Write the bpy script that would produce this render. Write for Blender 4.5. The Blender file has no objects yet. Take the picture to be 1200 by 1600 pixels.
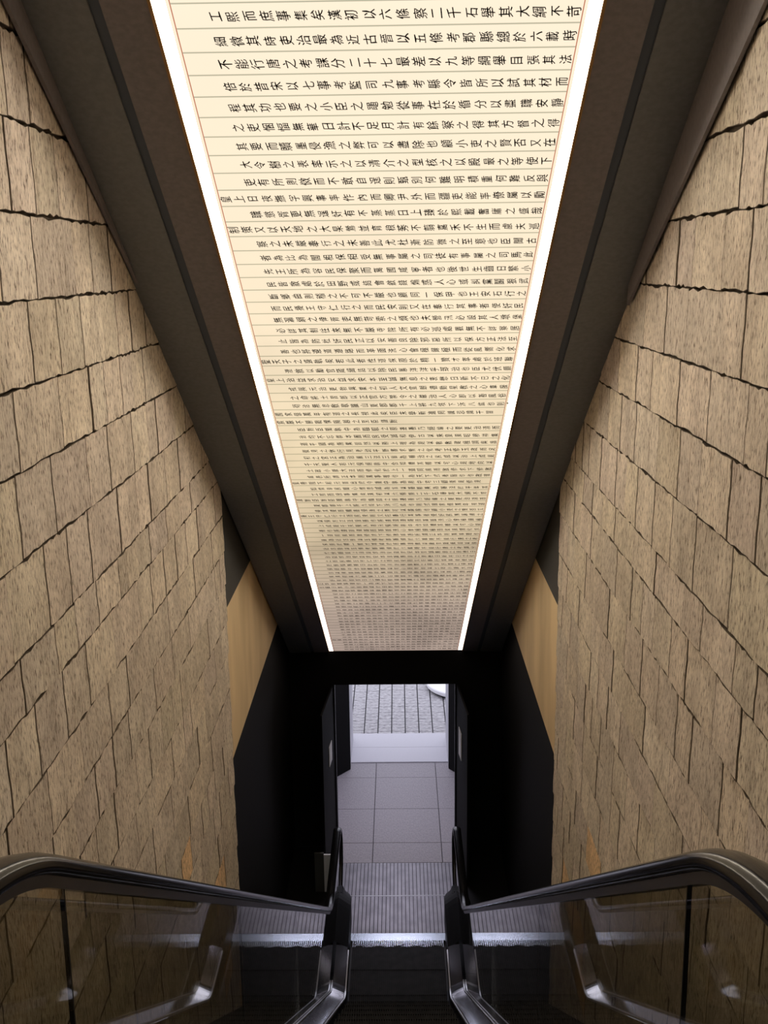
import bpy, bmesh, math, random
from mathutils import Matrix, Vector
import numpy as np
R = random.Random(7)
scene = bpy.context.scene
C = scene.collection

# ------------------------------------------------------------------ camera
ZC = 6.65                                   # camera height above the lower floor
F, PIT, YAW, ROL = 1733.0, math.radians(12.61), math.radians(-0.80), math.radians(-0.76)
cam = bpy.data.cameras.new('camera')
cam.sensor_fit = 'VERTICAL'; cam.sensor_height = 36.0; cam.lens = F / 1600 * 36
cam.clip_start = 0.05
co = bpy.data.objects.new('camera', cam); C.objects.link(co)
fw = Vector((math.sin(YAW) * math.cos(PIT), math.cos(YAW) * math.cos(PIT), -math.sin(PIT)))
rt = Vector((math.cos(YAW), -math.sin(YAW), 0)); up = rt.cross(fw)
r2 = rt * math.cos(ROL) + up * math.sin(ROL); u2 = -rt * math.sin(ROL) + up * math.cos(ROL)
m = Matrix((r2, u2, -fw)).transposed().to_4x4(); m.translation = (0, 0, ZC)
co.matrix_world = m
scene.camera = co
# ------------------------------------------------------------------ sky and exposure
w = bpy.data.worlds.new('sky'); scene.world = w; w.use_nodes = True
bg = w.node_tree.nodes['Background']
bg.inputs['Color'].default_value = (0.86, 0.86, 1.0, 1); bg.inputs['Strength'].default_value = 1.65
vs = scene.view_settings
vs.view_transform = 'Standard'; vs.look = 'None'; vs.exposure = 0.18; vs.gamma = 1.0; vs.use_curve_mapping = False
PANEL_LIGHT = 0.96                         # paper of the light box
MARGIN_LIGHT = 27.0                         # bare diffuser along its edges

# ------------------------------------------------------------------ helpers
def mat(name, col, rough=0.6, metal=0.0, spec=0.5):
    M = bpy.data.materials.new(name); M.use_nodes = True
    b = M.node_tree.nodes['Principled BSDF']
    b.inputs['Base Color'].default_value = (*col, 1); b.inputs['Roughness'].default_value = rough
    b.inputs['Metallic'].default_value = metal; b.inputs['Specular IOR Level'].default_value = spec
    return M
def nodes(M): return M.node_tree.nodes, M.node_tree.links, M.node_tree.nodes['Principled BSDF']
def noise_col(M, c0, c1, scale=(8, 8, 8), detail=5, lo=0.35, hi=0.65, bump=0.0, dist=0.01, rough=None, src='Position'):
    n, l, b = nodes(M)
    g = n.new('ShaderNodeNewGeometry') if src == 'Position' else n.new('ShaderNodeTexCoord')
    mp = n.new('ShaderNodeMapping'); mp.inputs['Scale'].default_value = scale
    l.new(g.outputs[src], mp.inputs['Vector'])
    t = n.new('ShaderNodeTexNoise'); t.inputs['Scale'].default_value = 1; t.inputs['Detail'].default_value = detail
    l.new(mp.outputs[0], t.inputs['Vector'])
    r = n.new('ShaderNodeValToRGB'); r.color_ramp.elements[0].position = lo; r.color_ramp.elements[1].position = hi
    r.color_ramp.elements[0].color = (*c0, 1); r.color_ramp.elements[1].color = (*c1, 1)
    l.new(t.outputs['Fac'], r.inputs['Fac']); l.new(r.outputs[0], b.inputs['Base Color'])
    if bump:
        bp = n.new('ShaderNodeBump'); bp.inputs['Strength'].default_value = bump; bp.inputs['Distance'].default_value = dist
        l.new(t.outputs['Fac'], bp.inputs['Height']); l.new(bp.outputs[0], b.inputs['Normal'])
    return M

def mesh(name, V, Fc, M, parent=None, smooth=False):
    me = bpy.data.meshes.new(name); me.from_pydata([tuple(v) for v in V], [], Fc); me.update()
    bm = bmesh.new(); bm.from_mesh(me); bmesh.ops.recalc_face_normals(bm, faces=bm.faces); bm.to_mesh(me); bm.free()
    if M: me.materials.append(M)
    if smooth:
        for p in me.polygons: p.use_smooth = True
    o = bpy.data.objects.new(name, me); C.objects.link(o)
    if parent: o.parent = parent
    return o
class MB:
    def __init__(s): s.V = []; s.F = []
    def add(s, V, Fc):
        k = len(s.V); s.V += [tuple(v) for v in V]; s.F += [tuple(i + k for i in f) for f in Fc]; return s
    def box(s, x0, x1, y0, y1, z0, z1):
        return s.add([(x, y, z) for x in (x0, x1) for y in (y0, y1) for z in (z0, z1)],
            [(0, 1, 3, 2), (4, 6, 7, 5), (0, 4, 5, 1), (2, 3, 7, 6), (0, 2, 6, 4), (1, 5, 7, 3)])
    def hexa(s, P):     # 8 points: bottom loop of 4, top loop of 4
        return s.add(P, [(0, 3, 2, 1), (4, 5, 6, 7), (0, 1, 5, 4), (1, 2, 6, 5), (2, 3, 7, 6), (3, 0, 4, 7)])
    def prism(s, loop, off):    # planar loop extruded by a vector
        n = len(loop); o = Vector(off)
        return s.add([Vector(p) for p in loop] + [Vector(p) + o for p in loop],
            [tuple(range(n))[::-1], tuple(range(n, 2 * n))] + [(i, (i + 1) % n, n + (i + 1) % n, n + i) for i in range(n)])
    def sweep(s, rings, closed_ring=True, cap=True):
        n = len(rings[0]); k = len(s.V)
        for r in rings: s.V += [tuple(p) for p in r]
        for i in range(len(rings) - 1):
            for j in range(n if closed_ring else n - 1):
                a = k + i * n + j; b = k + i * n + (j + 1) % n
                s.F.append((a, b, b + n, a + n))
        if cap:
            s.F.append(tuple(range(k, k + n))[::-1]); q = k + (len(rings) - 1) * n; s.F.append(tuple(range(q, q + n)))
        return s
    def build(s, name, M, parent=None, smooth=False, bevel=0.0, segs=2):
        o = mesh(name, s.V, s.F, M, parent, smooth)
        if bevel:
            bm = bmesh.new(); bm.from_mesh(o.data)
            bmesh.ops.bevel(bm, geom=bm.edges[:], offset=bevel, segments=segs, affect='EDGES', clamp_overlap=True)
            bm.to_mesh(o.data); bm.free()
        return o
def tag(o, label=None, cat=None, group=None, kind=None):
    if label: o['label'] = label
    if cat: o['category'] = cat
    if group: o['group'] = group
    if kind: o['kind'] = kind
    return o
def empty(name, loc=(0, 0, 0)):
    o = bpy.data.objects.new(name, None); C.objects.link(o); o.location = loc; o.empty_display_size = 0.1; return o
def copy(o, parent=None):
    c = o.copy(); C.objects.link(c); c.parent = parent; return c

# ------------------------------------------------------------------ dimensions (metres, camera above the origin, +Y down the escalator)
T = 0.6464                                  # slope of ceiling and escalator
XO = -0.055                                 # centre line
XL, XR = -1.25, 1.13                        # stone faces
PZ = ZC + 3.385                             # ceiling plane at y = 0
YE = 11.82                                  # end wall with the portal
YS = 7.63                                   # stone facing ends
SL = math.atan(T); CS, SN = math.cos(SL), math.sin(SL)
def soff(y): return PZ - T * y
OL, OR = -0.762, 0.622; HZ = 2.005           # portal opening
UPZ = 4.82                                  # upper landing

# ------------------------------------------------------------------ materials
def stone_material():
    M = mat('chiselled_stone', (0.4, 0.34, 0.27), 0.85, 0, 0.25); n, l, b = nodes(M)
    g = n.new('ShaderNodeNewGeometry'); oi = n.new('ShaderNodeObjectInfo')
    add = n.new('ShaderNodeVectorMath'); add.operation = 'ADD'
    com = n.new('ShaderNodeCombineXYZ'); mul = n.new('ShaderNodeMath'); mul.operation = 'MULTIPLY'; mul.inputs[1].default_value = 7.0
    l.new(oi.outputs['Random'], mul.inputs[0]); l.new(mul.outputs[0], com.inputs[2]); l.new(mul.outputs[0], com.inputs[1])
    l.new(g.outputs['Position'], add.inputs[0]); l.new(com.outputs[0], add.inputs[1])
    def noise(scale, detail, rough=0.6):
        mp = n.new('ShaderNodeMapping'); mp.inputs['Scale'].default_value = scale; l.new(add.outputs[0], mp.inputs['Vector'])
        t = n.new('ShaderNodeTexNoise'); t.inputs['Scale'].default_value = 1; t.inputs['Detail'].default_value = detail
        t.inputs['Roughness'].default_value = rough
        l.new(mp.outputs[0], t.inputs['Vector']); return t
    a = noise((95, 120, 34), 4, 0.6); c = noise((6, 6, 4), 4); d = noise((34, 34, 3.0), 2)
    ra = n.new('ShaderNodeValToRGB'); e = ra.color_ramp.elements
    e[0].position = 0.34; e[0].color = (0.17, 0.132, 0.10, 1); e[1].position = 0.58; e[1].color = (0.82, 0.755, 0.665, 1)
    x = e.new(0.44); x.color = (0.65, 0.58, 0.50, 1)
    l.new(a.outputs['Fac'], ra.inputs['Fac'])
    rc = n.new('ShaderNodeValToRGB'); e = rc.color_ramp.elements
    e[0].position = 0.3; e[0].color = (0.78, 0.75, 0.72, 1); e[1].position = 0.7; e[1].color = (1.12, 1.1, 1.06, 1)
    l.new(c.outputs['Fac'], rc.inputs['Fac'])
    rd = n.new('ShaderNodeValToRGB'); e = rd.color_ramp.elements
    e[0].position = 0.30; e[0].color = (0.82, 0.79, 0.76, 1); e[1].position = 0.45; e[1].color = (1, 1, 1, 1)
    l.new(d.outputs['Fac'], rd.inputs['Fac'])
    m1 = n.new('ShaderNodeMix'); m1.data_type = 'RGBA'; m1.blend_type = 'MULTIPLY'; m1.inputs[0].default_value = 1
    l.new(ra.outputs[0], m1.inputs[6]); l.new(rc.outputs[0], m1.inputs[7])
    m2 = n.new('ShaderNodeMix'); m2.data_type = 'RGBA'; m2.blend_type = 'MULTIPLY'; m2.inputs[0].default_value = 1
    l.new(m1.outputs[2], m2.inputs[6]); l.new(rd.outputs[0], m2.inputs[7])
    m3 = n.new('ShaderNodeMix'); m3.data_type = 'RGBA'; m3.blend_type = 'MULTIPLY'; m3.inputs[0].default_value = 1
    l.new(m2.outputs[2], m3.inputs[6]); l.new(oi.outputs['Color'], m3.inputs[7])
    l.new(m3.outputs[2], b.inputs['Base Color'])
    bp = n.new('ShaderNodeBump'); bp.inputs['Strength'].default_value = 0.55; bp.inputs['Distance'].default_value = 0.006
    l.new(a.outputs['Fac'], bp.inputs['Height']); l.new(bp.outputs[0], b.inputs['Normal'])
    return M
STONE = stone_material()
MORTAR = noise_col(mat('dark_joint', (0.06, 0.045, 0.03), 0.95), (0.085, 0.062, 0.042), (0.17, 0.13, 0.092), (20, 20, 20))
BROWN = noise_col(mat('dark_brown_board', (0.09, 0.07, 0.06), 0.55), (0.19, 0.172, 0.178), (0.23, 0.205, 0.212), (40, 40, 40))
CHAR = noise_col(mat('charcoal_board', (0.07, 0.062, 0.055), 0.6), (0.165, 0.17, 0.175), (0.195, 0.20, 0.205), (40, 40, 40))
BLACK = mat('matt_black', (0.006, 0.0058, 0.0058), 0.7, 0, 0.12)
SLOT = mat('black_slot', (0.10, 0.115, 0.14), 0.7, 0, 0.2)
UPPER = mat('dark_upper_wall', (0.045, 0.043, 0.038), 0.7, 0, 0.2)
GOLD = noise_col(mat('tan_plaster', (0.5, 0.37, 0.2), 0.8), (0.66, 0.49, 0.27), (0.88, 0.68, 0.40), (6, 1.6, 0.7), 3)
STEEL = mat('brushed_steel', (0.72, 0.71, 0.74), 0.13, 1.0)
DARKSTEEL = mat('dark_steel', (0.10, 0.10, 0.11), 0.35, 1.0)
BRUSH = mat('steel_edge', (0.5, 0.5, 0.52), 0.3, 1.0)
RUBBER = mat('black_rubber', (0.008, 0.008, 0.009), 0.16, 0, 0.08)
PLASTIC = mat('black_plastic', (0.004, 0.004, 0.0045), 0.5, 0, 0.1)
ODECK = mat('dull_brown_deck', (0.014, 0.011, 0.009), 0.6, 0, 0.2)
STEPM = noise_col(mat('black_step', (0.02, 0.02, 0.022), 0.6, 0, 0.15), (0.006, 0.006, 0.0065), (0.016, 0.0155, 0.016), (14, 14, 14))
PLATE = noise_col(mat('ribbed_aluminium', (0.32, 0.31, 0.34), 0.42, 0.6), (0.19, 0.183, 0.205), (0.26, 0.25, 0.275), (9, 5, 9))
GROOVE = mat('groove', (0.03, 0.03, 0.038), 0.6)
COMB = mat('polished_comb', (0.5, 0.56, 0.62), 0.25, 1.0)
TILE = noise_col(mat('grey_granite_tile', (0.3, 0.28, 0.3), 0.55), (0.25, 0.235, 0.255), (0.35, 0.33, 0.35), (70, 28, 70), 5, 0.3, 0.7, 0.35, 0.006)
SLAB = noise_col(mat('smooth_granite', (0.5, 0.5, 0.54), 0.5), (0.46, 0.46, 0.50), (0.52, 0.52, 0.56), (90, 90, 90))
SETT = noise_col(mat('rough_setts', (0.4, 0.39, 0.4), 0.8), (0.22, 0.215, 0.22), (0.5, 0.49, 0.5), (18, 60, 18), 5, 0.32, 0.62, 0.6, 0.01)
WHITE = mat('white_gloss', (0.85, 0.85, 0.86), 0.3)
OFFWHITE = mat('white_panel', (0.75, 0.75, 0.73), 0.5)
OLIVE = mat('olive_grey', (0.045, 0.045, 0.035), 0.6)
INK = mat('black_ink', (0.014, 0.012, 0.010), 0.9, 0, 0.1)
RED = mat('red_rule', (0.30, 0.055, 0.03), 0.9, 0, 0.1)
RULE = mat('grey_rule', (0.15, 0.16, 0.12), 0.9, 0, 0.1)
BRONZE = mat('bronze_edge', (0.38, 0.22, 0.09), 0.35, 1.0)
SAND = noise_col(mat('sand_plaster', (0.35, 0.29, 0.22), 0.9), (0.3, 0.25, 0.19), (0.4, 0.33, 0.25), (3, 3, 3))
def glass_material():
    M = bpy.data.materials.new('balustrade_glass'); M.use_nodes = True; n, l = M.node_tree.nodes, M.node_tree.links
    n.clear(); o = n.new('ShaderNodeOutputMaterial'); mx = n.new('ShaderNodeMixShader'); f = n.new('ShaderNodeFresnel')
    gg = n.new('ShaderNodeNewGeometry'); io = n.new('ShaderNodeMapRange'); io.inputs[3].default_value = 1.6; io.inputs[4].default_value = 1 / 1.6   # air to glass on both faces
    l.new(gg.outputs['Backfacing'], io.inputs[0]); l.new(io.outputs[0], f.inputs['IOR'])
    t = n.new('ShaderNodeBsdfTransparent'); t.inputs['Color'].default_value = (0.64, 0.62, 0.55, 1)
    g = n.new('ShaderNodeBsdfGlossy'); g.inputs['Roughness'].default_value = 0.015; g.inputs['Color'].default_value = (0.95, 0.95, 0.95, 1)
    l.new(f.outputs[0], mx.inputs[0]); l.new(t.outputs[0], mx.inputs[1]); l.new(g.outputs[0], mx.inputs[2]); l.new(mx.outputs[0], o.inputs[0])
    return M
GLASS = glass_material()
def light_material(name, kind, dim=1.0, tint=(1, 1, 1)):
    M = bpy.data.materials.new(name); M.use_nodes = True; n, l = M.node_tree.nodes, M.node_tree.links
    n.clear(); o = n.new('ShaderNodeOutputMaterial'); e = n.new('ShaderNodeEmission'); l.new(e.outputs[0], o.inputs[0])
    g = n.new('ShaderNodeNewGeometry'); s = n.new('ShaderNodeSeparateXYZ'); l.new(g.outputs['Position'], s.inputs[0])
    # the tubes behind the lower third of the box are weaker and warmer
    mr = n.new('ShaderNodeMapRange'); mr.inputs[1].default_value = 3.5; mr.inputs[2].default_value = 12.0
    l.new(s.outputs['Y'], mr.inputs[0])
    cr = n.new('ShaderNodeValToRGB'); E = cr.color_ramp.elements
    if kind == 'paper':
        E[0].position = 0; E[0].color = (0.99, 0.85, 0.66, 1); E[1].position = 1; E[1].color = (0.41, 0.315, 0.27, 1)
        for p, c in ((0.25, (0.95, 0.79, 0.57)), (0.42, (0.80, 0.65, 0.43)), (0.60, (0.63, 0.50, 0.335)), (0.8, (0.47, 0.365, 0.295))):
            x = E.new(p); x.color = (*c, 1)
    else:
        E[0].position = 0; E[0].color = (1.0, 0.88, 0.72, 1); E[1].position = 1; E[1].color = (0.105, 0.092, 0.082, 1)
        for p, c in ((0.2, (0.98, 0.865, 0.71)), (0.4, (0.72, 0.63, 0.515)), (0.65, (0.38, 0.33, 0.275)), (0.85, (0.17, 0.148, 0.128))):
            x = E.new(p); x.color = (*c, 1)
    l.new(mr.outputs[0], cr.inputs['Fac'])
    if kind == 'paper':
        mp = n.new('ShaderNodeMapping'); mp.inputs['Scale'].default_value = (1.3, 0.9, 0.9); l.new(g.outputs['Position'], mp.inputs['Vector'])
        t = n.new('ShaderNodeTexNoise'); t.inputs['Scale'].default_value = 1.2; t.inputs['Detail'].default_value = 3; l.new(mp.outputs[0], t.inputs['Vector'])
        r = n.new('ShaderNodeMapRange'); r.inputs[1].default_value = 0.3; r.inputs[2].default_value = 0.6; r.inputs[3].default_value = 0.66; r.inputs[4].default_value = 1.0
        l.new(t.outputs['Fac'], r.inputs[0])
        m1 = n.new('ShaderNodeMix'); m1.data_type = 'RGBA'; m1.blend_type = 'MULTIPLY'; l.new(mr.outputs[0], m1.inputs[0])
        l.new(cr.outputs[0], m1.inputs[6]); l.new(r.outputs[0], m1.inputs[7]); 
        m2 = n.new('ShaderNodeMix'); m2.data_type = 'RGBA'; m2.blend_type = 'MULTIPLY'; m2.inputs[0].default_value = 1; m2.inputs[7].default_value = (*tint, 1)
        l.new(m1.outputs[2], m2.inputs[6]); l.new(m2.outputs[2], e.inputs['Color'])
        e.inputs['Strength'].default_value = PANEL_LIGHT * dim
    else:
        l.new(cr.outputs[0], e.inputs['Color']); e.inputs['Strength'].default_value = MARGIN_LIGHT
    return M
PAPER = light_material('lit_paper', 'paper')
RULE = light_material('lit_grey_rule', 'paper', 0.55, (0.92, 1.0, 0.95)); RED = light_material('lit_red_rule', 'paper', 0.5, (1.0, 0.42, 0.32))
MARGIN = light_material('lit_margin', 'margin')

# ------------------------------------------------------------------ room shell
Y0 = -2.6
def struct(o): o['kind'] = 'structure'; return o
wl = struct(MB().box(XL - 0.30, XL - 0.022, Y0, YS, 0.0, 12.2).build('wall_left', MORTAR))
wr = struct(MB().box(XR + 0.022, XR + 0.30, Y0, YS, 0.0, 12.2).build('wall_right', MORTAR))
def lower_side(s, parent):      # beyond the stone: black dado, tan band, dark upper band
    x0, x1 = (XL - 0.30, XL - 0.012) if s < 0 else (XR + 0.012, XR + 0.30)
    MB().box(x0, x1, YS + 0.001, YE + 0.35, 0, 3.05).build('black_panel', BLACK, parent)
    MB().box(x0, x1, YS + 0.001, YE + 0.35, 3.05, 4.22).build('tan_band', GOLD, parent)
    MB().box(x0, x1, YS + 0.001, YE + 0.35, 4.22, 6.2).build('charcoal_band', UPPER, parent)
lower_side(-1, wl); lower_side(1, wr)

def stones(parent, side):
    xf = XL if side < 0 else XR
    inn = 1 if side < 0 else -1             # direction into the corridor
    base = [6.544, 6.261, 5.992, 5.701, 5.396, 5.199, 4.927]
    zs = list(base)
    while zs[-1] > 0.9: zs.append(zs[-1] - R.uniform(0.235, 0.30))
    z = base[0]
    while z < 9.3: z += R.uniform(0.26, 0.30); zs.insert(0, z)
    for k in range(len(zs) - 1):
        zt, zb = zs[k], zs[k + 1]
        y = 1.25 + R.uniform(0, 0.3)
        tilt = 0
        while y < YS:
            L = R.choice((R.uniform(0.22, 0.33), R.uniform(0.3, 0.5), R.uniform(0.3, 0.5)))
            y1 = y + L
            if y1 > YS - 0.14: y1 = YS
            yc = (y + y1) / 2
            nose = ZC - 0.80 - T * yc
            if zb < soff(yc) + 0.12 and zt > nose - 0.15:
                gz, gy = R.choice((0.0022, 0.003, 0.0042)), 0.0012
                px = xf + inn * R.uniform(-0.002, 0.0025)
                tw = R.uniform(-0.0015, 0.0015)
                # outline with chipped edges
                n1, n2 = 7, 3
                out = []
                def jit(a): return R.uniform(-a, a) if R.random() > 0.18 else -R.uniform(a, 2.4 * a)
                for i in range(n1): out.append((y + gy + (y1 - y - 2 * gy) * i / n1, zb + gz - jit(0.0038)))
                for i in range(n2): out.append((y1 - gy, zb + gz + (zt - zb - 2 * gz) * i / n2))
                for i in range(n1): out.append((y1 - gy - (y1 - y - 2 * gy) * i / n1, zt - gz + jit(0.0038)))
                for i in range(n2): out.append((y + gy, zt - gz - (zt - zb - 2 * gz) * i / n2))
                n = len(out); zc = (zt + zb) / 2
                V = [(xf - inn * 0.021, a, b) for a, b in out]
                V += [(px - inn * 0.0015 + inn * (0.0028 if b < zc else -0.0018), a, b) for a, b in out]
                for a, b in out:
                    da = 0.0012 if a < yc else -0.0012; db = 0.002 if b < zc else -0.0012
                    V.append((px + inn * (0.0028 if b < zc else -0.0018) + tw * (1 if a < yc else -1), min(max(a + da, y + 0.006), y1 - 0.006), b + db))
                V.append((px + inn * R.uniform(0, 0.0015), yc, zc))
                Fc = []
                for r in range(2):
                    for i in range(n): Fc.append((r * n + i, r * n + (i + 1) % n, (r + 1) * n + (i + 1) % n, (r + 1) * n + i))
                for i in range(n): Fc.append((2 * n + i, 2 * n + (i + 1) % n, 3 * n))
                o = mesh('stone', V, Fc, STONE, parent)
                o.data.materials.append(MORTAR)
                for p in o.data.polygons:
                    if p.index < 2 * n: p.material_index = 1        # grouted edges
                s = R.uniform(0.86, 1.06)
                o.color = (s, s * R.uniform(0.97, 1.0), s * R.uniform(0.93, 1.0), 1)
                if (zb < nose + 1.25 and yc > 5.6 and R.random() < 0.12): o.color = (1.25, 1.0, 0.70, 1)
            y = y1
stones(wl, -1); stones(wr, 1)

# dark wedge-shaped fascia boards between ceiling and stone
for s, par in ((-1, wl), (1, wr)):
    x = XL + 0.012 if s < 0 else XR - 0.012
    if s < 0: lo = [(1.6, 8.70), (5.35, 6.575)]
    else: lo = [(1.6, 8.42), (5.43, 6.44)]
    a, b = lo
    loop = [(x, a[0], a[1]), (x, b[0], b[1]), (x, b[0] - 0.03, soff(b[0]) + 0.1), (x, a[0], soff(a[0]) + 0.1)]
    MB().prism(loop, (-s * 0.014, 0, 0)).build('fascia_board', BROWN, par)

# sloping ceiling around the light box
WP = 0.744
ceil = struct(empty('ceiling'))
def slope_box(x0, x1, y0, y1, d0, d1):      # d: depth above the ceiling plane (vertical)
    return MB().hexa([(x0, y0, soff(y0) + d0), (x1, y0, soff(y0) + d0), (x1, y1, soff(y1) + d0), (x0, y1, soff(y1) + d0),
                      (x0, y0, soff(y0) + d1), (x1, y0, soff(y0) + d1), (x1, y1, soff(y1) + d1), (x0, y1, soff(y1) + d1)])
for s in (-1, 1):
    def bx(a, b, d0, d1, nm, M):
        x = sorted((XO + s * a, XO + s * b)); slope_box(x[0], x[1], Y0, YE, d0, d1).build(nm, M, ceil)
    bx(WP + 0.012, 0.915, 0.0, 0.16, 'inner_board', BROWN)
    bx(0.915, 0.957, 0.012, 0.16, 'shadow_slot', SLOT)
    bx(0.955, 1.195 if s < 0 else 1.19, 0.0, 0.16, 'outer_board', CHAR)
slope_box(XL - 0.3, XR + 0.3, Y0, YE + 0.3, 0.17, 0.3).build('ceiling_slab', BLACK, ceil)

# ------------------------------------------------------------------ light box with the calligraphy
YP0 = -1.5
box = empty('light_box', (XO, YE, soff(YE)))
tag(box, 'long glowing ceiling light box printed with columns of brush calligraphy', 'light box')
def under(o):
    o.parent = box; o.matrix_parent_inverse = Matrix.Translation(-box.location); return o
def pan(x0, x1, y0, y1, d0, d1, nm, M): return under(slope_box(XO + x0, XO + x1, y0, y1, d0, d1).build(nm, M))
RL = 0.685                                   # red ruled frame, half width
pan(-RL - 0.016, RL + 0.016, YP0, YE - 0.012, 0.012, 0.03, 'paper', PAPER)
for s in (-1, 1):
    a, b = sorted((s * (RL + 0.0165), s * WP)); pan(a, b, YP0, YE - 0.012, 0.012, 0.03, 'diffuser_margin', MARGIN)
    a, b = sorted((s * WP, s * (WP + 0.012))); pan(a, b, YP0, YE, -0.006, 0.05, 'edge_trim', BRONZE)
    a, b = sorted((s * RL, s * (RL + 0.003))); pan(a, b, YP0, YE - 0.03, 0.008, 0.012, 'red_border_line', RED)
PITCH = 0.0932; ROW1 = 3.985
rules = MB()
k = -4
while ROW1 + (k - 0.5) * PITCH < YE - 0.06:
    y = ROW1 + (k - 0.5) * PITCH
    y1 = y + (0.0022 if k < 40 else 0.0026)
    rules.hexa([(XO - RL, y, soff(y) + 0.009), (XO + RL, y, soff(y) + 0.009), (XO + RL, y1, soff(y1) + 0.009), (XO - RL, y1, soff(y1) + 0.009),
                (XO - RL, y, soff(y) + 0.012), (XO + RL, y, soff(y) + 0.012), (XO + RL, y1, soff(y1) + 0.012), (XO - RL, y1, soff(y1) + 0.012)])
    k += 1
under(rules.build('column_rules', RULE))

ROWS = """工熙而庶事集矣漢初以六條察二千石舉其大綱不苛
細微其時吏治最為近古晉以五條考郡縣總於六載時
不能行唐之考課分二十七最差以九等綱舉目張其法
倍於昔宋以七事考監司九事考縣令皆所以試其材而
程其功也要之小臣之黽勉從事在於循分以盡職安靜
之吏悃愊無華日計不足月計有餘察之得其方督之得
其要而贖墨侵漁之弊可以盡除也顧小吏之賢否又在
大令樹之表率示之以清介之型核之以殿最之等使下
吏有所則傚而不敢自逞則甄別何難明積重何難反與
*皇上日夜撫字興事率作內而卿尹外而疆吏能率僚屬以勵
職懲胥更無逞奸有不蒸蒸日上臻於熙載奮庸之盛哉
*制策又以天地之大杲鶯並育稂莠不翦嘉禾不生而慮夫巡
察之未嚴奉行之未善此尤杜漸防微之至意也臣聞古
者為比為閭相保相受無事屬之司徒有事屬之司馬此
先王所為容民保聚而萬國咸寧者也後世生齒日繁小
民皆散處於田野或結會斂錢煽惑人心或糾黨鬭狠武
斷鄉曲則稽之不可不嚴也顧同一保甲也王安石行之
而民擾王守仁行之而民安則又在奉行其事者使奸民
無漏網之倖胥吏無苛索之煩也夫營汛必設其人墩堡
必詳其制往來無不嚴寺院所有必巡處觀無不詳察居
止皆為防杜奸民正以安善良除邪惡所以保方正法至
善也將遵道遵路而革面洗心會極歸極而從風嚮化求
*聖天子之盛軌矣若此者性道探原於精一贊才萃處於班聯
澄敘以勵官箴緝詰以除民慝洋洋乎郅治也臣尤伏願
*皇上治益求治安益求安本至誠無息之衷懋日新不已之化
戎與元治更勃與業之初人文宣朗德動星教之心車服
之命將士習郎以正官方禁令之嚴治人心即以善風俗
茍洽無怠敷歌臚山夏郡郡千上將九垓下泝八紘也則式
*國家億萬年有道之長視此矣臣末學新進罔識忌諱干冒
*宸嚴不勝戰慄隕越之至臣謹對
臣對臣聞執中為臨馭之原遷善乃經綸之要更治清而
治均不忘群本圖而民受誠和伊古以來皇風昭穆祥集
道平國為施業皆然以務上理為是以敬敷建極調與諧
復見之休行見老幼平野書求賢之化考正修玉政而足
初之宮正為治嚴三法三章為輔治之民成以治上成是
千天聖人若元保經執中合如體其釋以宅心是地向以
土政小康大法而修化於上一道同風而致修求下修敗
咸表所謂正本則萬事理也一為天下式者皆也也政理
*皇帝陛下起元首出於今重中執為用中宅三顧復是修是
如禁幸民聞心懷思咸為言以基精美為審法於平年其是""".split('\n')
pool = [c for r in ROWS for c in r if c not in '*']
NROW = 84
while len(ROWS) < NROW:
    i = len(ROWS); st = R.randrange(len(pool) - 30)
    if i in (41, 44, 60, 61, 79): ROWS.append('*' + ''.join(pool[st:st + 24]))
    else: ROWS.append(''.join(pool[st:st + 22]))
CP = 0.0572                                  # pitch of the characters along a column
cu = bpy.data.curves.new('calligraphy', 'FONT'); cu.align_x = 'CENTER'; cu.size = 0.054; cu.fill_mode = 'FRONT'
to = bpy.data.objects.new('calligraphy', cu); C.objects.link(to)
U = Vector((0, -CS, SN)); XD = Vector((1, 0, 0)); ND = Vector((0, -SN, -CS))
rot = Matrix((U, -XD, ND)).transposed()
start = -WP + 2 * WP * 0.134
cache = {}
def glyph(ch, res):
    if (ch, res) in cache: return cache[(ch, res)]
    cu.body = ch; cu.resolution_u = res
    dg = bpy.context.evaluated_depsgraph_get(); me = to.evaluated_get(dg).to_mesh()
    nv = len(me.vertices); A = np.empty(nv * 3); me.vertices.foreach_get('co', A); A = A.reshape(-1, 3)[:, :2].copy()
    Fc = [tuple(p.vertices) for p in me.polygons]
    to.evaluated_get(dg).to_mesh_clear()
    if nv: A[:, 1] -= 0.38 * cu.size                # centre the em box
    cache[(ch, res)] = (A, Fc); return A, Fc
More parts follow.
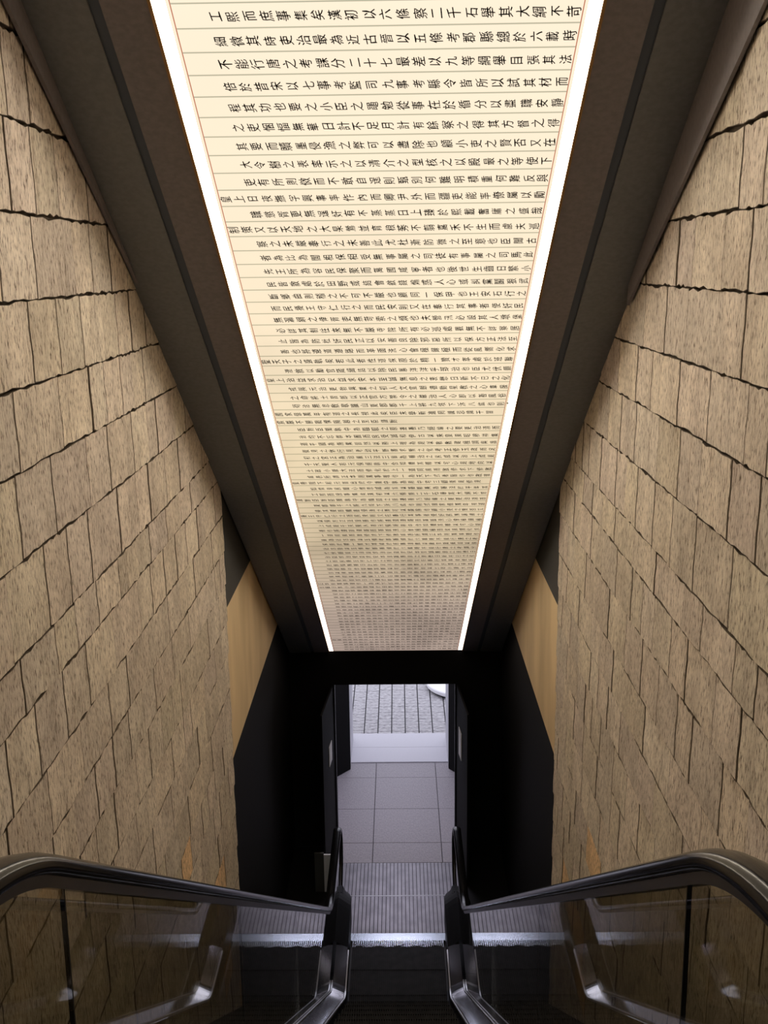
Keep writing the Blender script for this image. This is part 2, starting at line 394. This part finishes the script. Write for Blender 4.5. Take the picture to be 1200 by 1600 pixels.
for i, row in enumerate(ROWS):
    res = 2 if i < 30 else 1
    out = row[0] == '*'; chars = row.lstrip('*')
    if i < 29 and out: s0 = start - 2 * CP
    elif out: s0 = start - 2 * CP
    else: s0 = start
    y = ROW1 + i * PITCH
    org = Vector((XO, y, soff(y) + 0.006))
    V = []; Fc = []; k = 0
    for j, ch in enumerate(chars):
        A, f = glyph(ch, res)
        if not len(A): continue
        P = A * R.uniform(0.86, 0.98)
        ph = R.uniform(0, 6.28)
        # a writing hand: strokes rise to the right, wobble a little
        x = P[:, 0] * 0.98; yy = P[:, 1] + 0.13 * P[:, 0]
        x = x + 0.0011 * np.sin(yy * 190 + ph); yy = yy + 0.0011 * np.sin(P[:, 0] * 170 + ph * 2)
        x = x + R.uniform(-0.002, 0.002); yy = yy - (s0 + j * CP) + R.uniform(-0.002, 0.002)
        for a, b in zip(x, yy): V.append(org + U * a - XD * b)
        Fc += [tuple(q + k for q in t) for t in f]; k += len(A)
        for a, b in zip(x, yy): V.append(org + U * (a + 0.0012) - XD * (b + 0.0005))     # the brush presses wider along one diagonal
        Fc += [tuple(q + k for q in t) for t in f]; k += len(A)
    me = bpy.data.meshes.new('text_column'); me.from_pydata([tuple(v) for v in V], [], Fc); me.materials.append(INK)
    o = bpy.data.objects.new('text_column', me); C.objects.link(o); under(o); o['kind'] = 'stuff'
bpy.data.objects.remove(to)

# ------------------------------------------------------------------ floors, end wall, passage
fl = struct(MB().box(XL - 0.3, XR + 0.3, 9.2, 15.0, -0.3, -0.03).build('floor', GROOVE))
cols = [(-0.965, -0.345), (-0.345, 0.455), (0.455, 0.875)]
rowsy = [(11.445, 11.893), (11.893, 12.725), (12.725, 13.59), (13.59, 14.035)]
for a, b in rowsy:
    for c, d in cols:
        if a < 11.5: c, d = max(c, OL), min(d, OR)
        MB().box(c + 0.003, d - 0.003, a + 0.003, b - 0.003, -0.03, R.uniform(-0.002, 0.0)).build('floor_tile', TILE, fl, bevel=0.003, segs=1)
for a, b in ((14.035, 14.51), (14.51, 14.985)):
    MB().box(-0.98, 0.90, a + 0.002, b - 0.002, -0.03, 0.012).build('threshold_slab', SLAB, fl, bevel=0.003, segs=1)
for c, d in ((XL - 0.2, OL - 0.003), (OR + 0.003, XR + 0.2)):
    MB().box(c, d, 9.2, 11.815, -0.03, 0.0).build('dark_floor_panel', BLACK, fl)
uf = struct(MB().box(XL - 0.3, XR + 0.3, Y0, -0.35, UPZ - 0.3, UPZ).build('floor', TILE))
wb = struct(MB().box(XL - 0.3, XR + 0.3, Y0 - 0.2, Y0, UPZ - 0.3, 12.3).build('wall_back', SAND))

we = struct(MB().box(XL - 0.3, OL, YE, YE + 0.28, 0, 3.0).box(OR, XR + 0.3, YE, YE + 0.28, 0, 3.0)
            .box(OL, OR, YE, YE + 0.28, HZ, 3.0).build('wall_end', BLACK))
for i, x in enumerate((OL, OR)):
    s = -1 if i == 0 else 1
    o = MB().box(min(x, x - s * 0.012), max(x, x - s * 0.012), YE - 0.004, YE + 0.02, 0.001, HZ).build('trim_%d' % (i + 1), DARKSTEEL); struct(o)
# splayed dark wing panels in front of the portal
for s, x0, x1 in ((-1, OL - 0.006, OL - 0.075), (1, OR + 0.006, OR + 0.075)):
    t = 0.02 * s
    MB().hexa([(x0, YE - 0.002, 0), (x1, 10.95, 0), (x1 + t, 10.95, 0), (x0 + t, YE - 0.002, 0),
               (x0, YE - 0.002, 2.0), (x1, 10.95, 2.0), (x1 + t, 10.95, 2.0), (x0 + t, YE - 0.002, 2.0)]).build('wing_panel', BLACK, we)
# passage beyond the portal
PW = MB().box(-1.15, -0.97, YE + 0.28, 15.0, 0, 2.7).build('wall_passage_left', BLACK); struct(PW)
PW = MB().box(0.88, 1.06, YE + 0.28, 15.0, 0, 2.7).build('wall_passage_right', BLACK); struct(PW)
struct(MB().box(-1.15, 1.06, YE + 0.28, 15.0, 2.6, 2.8).build('ceiling_passage', BLACK))
struct(MB().box(-6, -0.97, 14.8, 15.0, 0, 5).box(1.06, 6, 14.8, 15.0, 0, 5).box(-0.97, 1.06, 14.8, 15.0, 2.8, 5).build('wall_facade', SLAB))
# dark door leaves folded open, with pale reveals behind
for i, s in enumerate((-1, 1)):
    xo, xi = (-0.875, -0.690) if s < 0 else (0.80, 0.632)
    d = struct(MB().hexa([(xo, 13.60, 0.002), (xi, 13.84, 0.002), (xi, 13.90, 0.002), (xo - 0.0, 13.66, 0.002),
                   (xo, 13.60, 2.55), (xi, 13.84, 2.55), (xi, 13.90, 2.55), (xo, 13.66, 2.55)]).build('door_%d' % (i + 1), BLACK))
    MB().box(min(xi, xi + s * 0.05), max(xi, xi + s * 0.05), 13.905, 14.80, 0.014, 2.55).build('door_reveal', SLAB, d)
    MB().box(min(xi + s * 0.051, xi + s * 0.30), max(xi + s * 0.051, xi + s * 0.30), 13.95, 14.80, 0.014, 2.55).build('door_casing', BLACK, d)
# added fill lamp, unseen above the portal header, brightens the passage floor
lamp = empty('added_fill_lamp', (-0.07, 12.75, 2.6)); tag(lamp, 'slim cool-white fill lamp, added out of view in the passage beyond the portal', 'lamp')
EM = bpy.data.materials.new('cool_fill_light'); EM.use_nodes = True; n = EM.node_tree.nodes; b = n['Principled BSDF']
b.inputs['Emission Color'].default_value = (0.87, 0.82, 1.0, 1); b.inputs['Emission Strength'].default_value = 19.0; b.inputs['Base Color'].default_value = (0.8, 0.8, 0.8, 1)
o = MB().box(-0.45, 0.45, -0.35, 0.35, -0.035, -0.0).build('housing', DARKSTEEL, lamp)
o = MB().box(-0.42, 0.42, -0.32, 0.32, -0.045, -0.036).build('diffuser', EM, lamp)

# paving outside
pv = struct(MB().box(-6, 6, 14.985, 24, -0.3, -0.04).build('pavement', GROOVE))
sett = MB(); nr = 70; dy = 0.115
g = random.Random(3)
for i in range(nr):
    y = i * dy
    ja = g.uniform(-0.008, 0.008); jb = g.uniform(-0.008, 0.008)
    P = []
    for q in range(5):
        x = 0.008 + 0.184 * q / 4
        bow = 0.022 * (1 - ((q - 2) / 2) ** 2)
        P.append((x, y + ja * (1 - q / 4) + jb * q / 4 - bow))
    k0 = len(sett.V); hh = g.uniform(-0.006, 0.0)
    for q, (x, yy) in enumerate(P): sett.V += [(x, yy, -0.012), (x, yy + 0.012, hh - 0.004), (x, yy + dy * 0.5, hh + g.uniform(-.003, .003)), (x, yy + dy - 0.012, hh - 0.004), (x, yy + dy - 0.002, -0.012)]
    for q in range(4):
        for r in range(4): sett.F.append((k0 + q * 5 + r, k0 + (q + 1) * 5 + r, k0 + (q + 1) * 5 + r + 1, k0 + q * 5 + r + 1))
    sett.F.append((k0, k0 + 1, k0 + 2, k0 + 3, k0 + 4)); q = k0 + 20; sett.F.append((q + 4, q + 3, q + 2, q + 1, q))
first = sett.build('sett_strip', SETT, pv); first.location = (-2.542, 15.0, 0)
for i in range(1, 25):
    c = copy(first, pv); c.location = (-2.542 + 0.2 * i, 15.0 - 0.115 * g.random(), 0)

def lathe(profile, n=48):
    rings = [[(r * math.cos(2 * math.pi * j / n), r * math.sin(2 * math.pi * j / n), z) for j in range(n)] for r, z in profile]
    return MB().sweep(rings)
pl = empty('round_plinth', (1.06, 16.80, 0.0)); tag(pl, 'round white plinth standing on the strip paving outside', 'plinth')
lathe([(0.60, 0.0), (0.60, 0.035)]).build('recessed_base', PLASTIC, pl, smooth=False)
lathe([(0.0001, 0.035), (0.635, 0.035), (0.65, 0.05), (0.65, 0.095), (0.635, 0.11), (0.0001, 0.115)]).build('white_top', WHITE, pl, smooth=False)

# small signs on the wing panels, sign board beside the newel
for s, lab in ((-1, 'small pale notice plate on the dark panel left of the passage'), (1, 'small pale notice plate on the dark panel right of the passage')):
    xa, xb = (OL - 0.006, OL - 0.075) if s < 0 else (OR + 0.006, OR + 0.075)
    def at(y): return xa + (xb - xa) * (YE - y) / (YE - 10.95) - s * 0.003
    ya, yb = (11.36, 11.56)
    z0, z1 = (1.22, 1.45) if s < 0 else (1.28, 1.60)
    o = MB().hexa([(at(ya), ya, z0), (at(yb), yb, z0), (at(yb) - s * 0.006, yb, z0), (at(ya) - s * 0.006, ya, z0),
                   (at(ya), ya, z1), (at(yb), yb, z1), (at(yb) - s * 0.006, yb, z1), (at(ya) - s * 0.006, ya, z1)]).build('notice_plate', OFFWHITE)
    tag(o, lab, 'sign')
bd = empty('sign_board', (-0.876, 10.86, 0.002)); tag(bd, 'low upright board, half white half olive, outside the left handrail end', 'sign board')
MB().box(-0.075, 0.025, -0.012, 0.012, 0.0, 0.46).build('olive_half', OLIVE, bd)
MB().box(0.026, 0.105, -0.012, 0.012, 0.0, 0.44).build('white_half', OFFWHITE, bd)

# ------------------------------------------------------------------ escalator
esc = empty('escalator', (XO, 10.0, 0)); tag(esc, 'black escalator with glass balustrades descending to the lower floor', 'escalator')
EI = Matrix.Translation(-esc.location)
def part(mb, name, M, smooth=False, parent=None, bevel=0.0, label=None, segs=2):
    o = mb.build(name, M, None, smooth, bevel, segs)
    if parent is None: o.parent = esc; o.matrix_parent_inverse = EI
    else: o.parent = parent
    if label: o['label'] = label
    return o
def fillet(P, rad, n=10):       # polyline in (y, z) with rounded corners
    out = [Vector(P[0])]
    for i in range(1, len(P) - 1):
        a, b, c = Vector(P[i - 1]), Vector(P[i]), Vector(P[i + 1])
        d1 = (a - b).normalized(); d2 = (c - b).normalized(); ang = d1.angle(d2)
        tl = rad[i - 1] / math.tan(ang / 2); p = b + d1 * tl; q = b + d2 * tl
        cen = b + (d1 + d2).normalized() * (rad[i - 1] / math.sin(ang / 2))
        a0 = math.atan2(p.y - cen.y, p.x - cen.x); a1 = math.atan2(q.y - cen.y, q.x - cen.x)
        da = (a1 - a0 + math.pi) % (2 * math.pi) - math.pi
        for k in range(n + 1): out.append(cen + Vector((math.cos(a0 + da * k / n), math.sin(a0 + da * k / n))) * rad[i - 1])
    out.append(Vector(P[-1])); return out
HT = 5.77; HB = 0.955
HP = ZC + 0.148                              # handrail plane: z = HP - T y
yA = (HP - HT) / T; yB = (HP - HB) / T
NR = 0.36; YN0, YN1 = -0.45, 10.42           # newel radius and centres
def newel(yc, zt, d, n=16):                  # half circle around the end, d = +1 lower end, -1 upper end
    return [Vector((yc + d * NR * math.sin(math.pi * k / n), zt - NR + NR * math.cos(math.pi * k / n))) for k in range(n + 1)]
mid = fillet([(YN0, HT), (yA, HT), (yB, HB), (YN1, HB)], [1.25, 0.95], 14)
path = newel(YN0, HT, -1)[::-1] + mid[1:-1] + newel(YN1, HB, 1)
def offset(P, d):
    out = []
    for i, p in enumerate(P):
        a = P[max(i - 1, 0)]; b = P[min(i + 1, len(P) - 1)]; t = (b - a).normalized(); out.append(p + Vector((-t.y, t.x)) * d)
    return out
def interp(P):
    ys = [p.x for p in P]; zs = [p.y for p in P]
    return lambda y: float(np.interp(y, ys, zs))
ztop = interp(offset(mid, -0.035))           # glass top under the rail
NOSE0 = HP - 0.95                            # step nose plane
def line(dz_in, top, bot, rads=(0.9, 0.5)):
    ya = (NOSE0 + dz_in - top) / T; yb = (NOSE0 + dz_in - bot) / T
    return fillet([(-0.80, top), (ya, top), (yb, bot), (10.0, bot)], rads, 8)
DK_IN = line(0.055, UPZ + 0.16, 0.29); DK_OUT = line(0.105, UPZ + 0.21, 0.33)
zdk = interp(DK_OUT)

for s in (-1, 1):
    hx = XO + s * 0.62; gx = XO + s * 0.606
    # handrail
    prof = [(-0.040, -0.012), (-0.040, 0.002), (-0.034, 0.012), (-0.018, 0.019), (0.0, 0.021), (0.018, 0.019), (0.034, 0.012), (0.040, 0.002), (0.040, -0.012), (0.028, -0.018), (-0.028, -0.018)]
    rings = []
    for i, p in enumerate(path):
        a = path[max(i - 1, 0)]; b = path[min(i + 1, len(path) - 1)]; t = (b - a).normalized(); nn = Vector((-t.y, t.x))
        rings.append([(hx + u, p.x + nn.x * (v - 0.021), p.y + nn.y * (v - 0.021)) for u, v in prof])
    hr = part(MB().sweep(rings), 'handrail', RUBBER, True)
    # steel guide under the rubber
    rings = []
    for i, p in enumerate(path):
        a = path[max(i - 1, 0)]; b = path[min(i + 1, len(path) - 1)]; t = (b - a).normalized(); nn = Vector((-t.y, t.x))
        rings.append([(hx + u, p.x + nn.x * v, p.y + nn.y * v) for u, v in ((-0.022, -0.040), (0.022, -0.040), (0.022, -0.062), (-0.022, -0.062))])
    part(MB().sweep(rings), 'handrail_guide', DARKSTEEL)
    # glass panels
    joints = [YN0 - NR + 0.05, 1.93, 4.0, 6.1, 8.2, YN1 + NR - 0.05]
    def gtop(y):
        if y > YN1: return HB - NR + math.sqrt(max((NR - 0.035) ** 2 - (y - YN1) ** 2, 0.0))
        if y < YN0: return HT - NR + math.sqrt(max((NR - 0.035) ** 2 - (y - YN0) ** 2, 0.0))
        return ztop(y)
    def gbot(y):
        if y > YN1: return max(0.30, HB - NR - math.sqrt(max((NR - 0.035) ** 2 - (y - YN1) ** 2, 0.0)))
        if y < YN0: return max(UPZ + 0.30, HT - NR - math.sqrt(max((NR - 0.035) ** 2 - (y - YN0) ** 2, 0.0)))
        return zdk(y) - 0.02
    for a, b in zip(joints[:-1], joints[1:]):
        a += 0.004; b -= 0.004; n = 24; mb = MB(); rg = []
        for k in range(n + 1):
            y = a + (b - a) * k / n; rg.append([(gx - 0.005, y, gbot(y)), (gx + 0.005, y, gbot(y)), (gx + 0.005, y, gtop(y)), (gx - 0.005, y, gtop(y))])
        part(mb.sweep(rg), 'glass_panel', GLASS)
        if b < 9: part(MB().box(gx - 0.0045, gx + 0.0045, b + 0.0005, b + 0.0075, gbot(b), gtop(b)), 'glass_joint', PLASTIC)
    # inner deck (bright, sloping up to the glass), skirt, skirt edge, outer deck
    xin, xgl = XO + s * 0.48, XO + s * 0.585
    n = len(DK_IN)
    rg = []
    for p, q in zip(DK_IN, DK_OUT):
        rg.append([(xin, p.x, p.y), (xgl, q.x, q.y), (xgl, q.x, q.y - 0.03), (xin, p.x, p.y - 0.03)])
    # stop the bright deck where the black newel base begins
    YD = 9.42
    rg2 = [r for r in rg if r[0][1] < YD]
    rg2.append([(xin, YD, 0.29), (xgl, YD, 0.33), (xgl, YD, 0.30), (xin, YD, 0.26)])
    part(MB().sweep(rg2), 'inner_deck', STEEL)
    rg = [[(XO + s * 0.597, q.x, q.y - 0.02), (XO + s * 0.597, q.x, q.y + 0.014), (XO + s * 0.586, q.x, q.y + 0.014), (XO + s * 0.586, q.x, q.y - 0.02)] for q in DK_OUT if q.x < YD]
    part(MB().sweep(rg), 'glass_clamp', BRUSH)
    rg = []
    for p in DK_IN: rg.append([(xin, p.x, p.y - 0.031), (xin - s * 0.004, p.x, p.y - 0.031), (xin - s * 0.004, p.x, p.y - 0.55), (xin, p.x, p.y - 0.55)])
    part(MB().sweep(rg), 'skirt_panel', PLASTIC)
    rg = []
    for p in DK_IN:
        if p.x < 9.38: rg.append([(xin - s * 0.005, p.x, p.y - 0.002), (xin - s * 0.016, p.x, p.y - 0.004), (xin - s * 0.016, p.x, p.y - 0.022), (xin - s * 0.005, p.x, p.y - 0.022)])
    q = rg[-1]; rg.append([(x, 9.38, z) for x, y, z in q])
    part(MB().sweep(rg), 'skirt_edge', BRUSH)
    rg = []
    xw = (XL + 0.012) if s < 0 else (XR - 0.012)
    for q in DK_OUT: rg.append([(XO + s * 0.635, q.x, q.y - 0.02), (xw, q.x, q.y - 0.02), (xw, q.x, q.y - 0.06), (XO + s * 0.635, q.x, q.y - 0.06)])
    part(MB().sweep(rg), 'outer_deck', ODECK)
    # black newel base with the handrail inlet, lower and upper end
    for yb0, yb1, zb, d in ((YD + 0.002, 10.72, 0.001, 1), (-0.98, -0.70, UPZ + 0.001, -1)):
        rg = []; n = 14
        for k in range(n + 1):
            t = k / n; y = yb0 + (yb1 - yb0) * t
            e = max(0.0, (t - 0.55) / 0.45) if d > 0 else 0
            h = 0.36 - 0.18 * e ** 1.3 if d > 0 else 0.3
            wi = 0.478 + 0.085 * e ** 3; wo = 0.745 - 0.075 * e ** 3
            c = 0.03
            rg.append([(XO + s * wi, y, zb), (XO + s * wi, y, zb + h - 0.09), (XO + s * (wi + c), y, zb + h - 0.07), (XO + s * (0.600), y, zb + h), (XO + s * 0.64, y, zb + h),
                       (XO + s * (wo - c), y, zb + h - 0.05), (XO + s * wo, y, zb + h - 0.09), (XO + s * wo, y, zb)])
        part(MB().sweep(rg), 'newel_base', PLASTIC, False)
    for yc, zt, d in ((YN1, HB, 1), (YN0, HT, -1)):
        part(MB().box(hx - 0.055, hx + 0.055, yc - 0.10 if d > 0 else yc - 0.06, yc + 0.06 if d > 0 else yc + 0.10, zt - 2 * NR - 0.01, zt - 2 * NR + 0.075), 'handrail_inlet', PLASTIC, bevel=0.015)

# steps: one ribbed step, copied down the run
SW = 0.455; SD = 0.405
mb = MB().box(-SW, SW, 0, SD, -0.03, -0.012)
nr = 50
for i in range(nr):
    x = -SW + 0.012 + (2 * SW - 0.024) * i / (nr - 1); mb.box(x - 0.0042, x + 0.0042, 0.0, SD - 0.004, -0.012, 0.0)
mb.box(-SW, SW, SD - 0.004, SD, -0.03, 0.0)
rb = MB()
nrib = 26
for i in range(nrib):
    x = -SW + 0.02 + (2 * SW - 0.04) * i / (nrib - 1); rb.box(x - 0.008, x + 0.008, SD - 0.014, SD - 0.006, -0.30, -0.031)
rb.box(-SW, SW, SD - 0.03, SD - 0.014, -0.30, -0.031)
tread0 = riser0 = None
NS = NOSE0 - 0.12
nosez = interp(fillet([(-0.30, UPZ - 0.004), ((NS - UPZ + 0.004) / T, UPZ - 0.004), ((NS + 0.004) / T, -0.004), (10.2, -0.004)], [0.9, 0.5], 8))
y = 9.905 - SD
i = 0
while y > 0.55:
    z = nosez(y + SD * 0.5)
    if i == 0:
        st0 = part(mb, 'step', STEPM); st0.matrix_parent_inverse = Matrix(); st0.location = Vector((XO, y, z)) - esc.location
        rs0 = rb.build('riser', STEPM, st0)
    else:
        c = copy(st0, esc); c.matrix_parent_inverse = Matrix(); c.location = Vector((XO, y, z)) - esc.location
        copy(rs0, c)
    y -= SD; i += 1
# comb, ribbed floor plates (lower), plain plate (upper)
PWD = 0.56
mb = MB().box(XO - PWD, XO + PWD, 9.95, 10.075, -0.03, 0.004)
nt = 46
for i in range(nt):
    x = XO - 0.45 + 0.9 * i / (nt - 1)
    mb.hexa([(x - 0.005, 9.86, -0.012), (x + 0.005, 9.86, -0.012), (x + 0.005, 9.95, -0.02), (x - 0.005, 9.95, -0.02),
             (x - 0.003, 9.86, -0.006), (x + 0.003, 9.86, -0.006), (x + 0.004, 9.95, 0.004), (x - 0.004, 9.95, 0.004)])
part(mb, 'comb', COMB)
for y0, y1 in ((10.08, 10.765), (10.77, 11.44)):
    pb = part(MB().box(OL, OR, y0, y1, -0.03, -0.005), 'floor_plate', GROOVE)
    rib = MB(); x = OL + 0.004
    while x < OR - 0.035:
        rib.box(x, x + 0.033, y0 + 0.006, y1 - 0.002, -0.005, 0.001); x += 0.0415
    o = rib.build('plate_ribs', PLATE); o.parent = pb
part(MB().box(OL, OR, 10.764, 10.771, -0.004, 0.0025), 'joint_bar', BRUSH)
part(MB().box(XO - 0.56, XO + 0.56, -0.34, 0.60, UPZ - 0.03, UPZ + 0.001), 'upper_plate', PLATE)
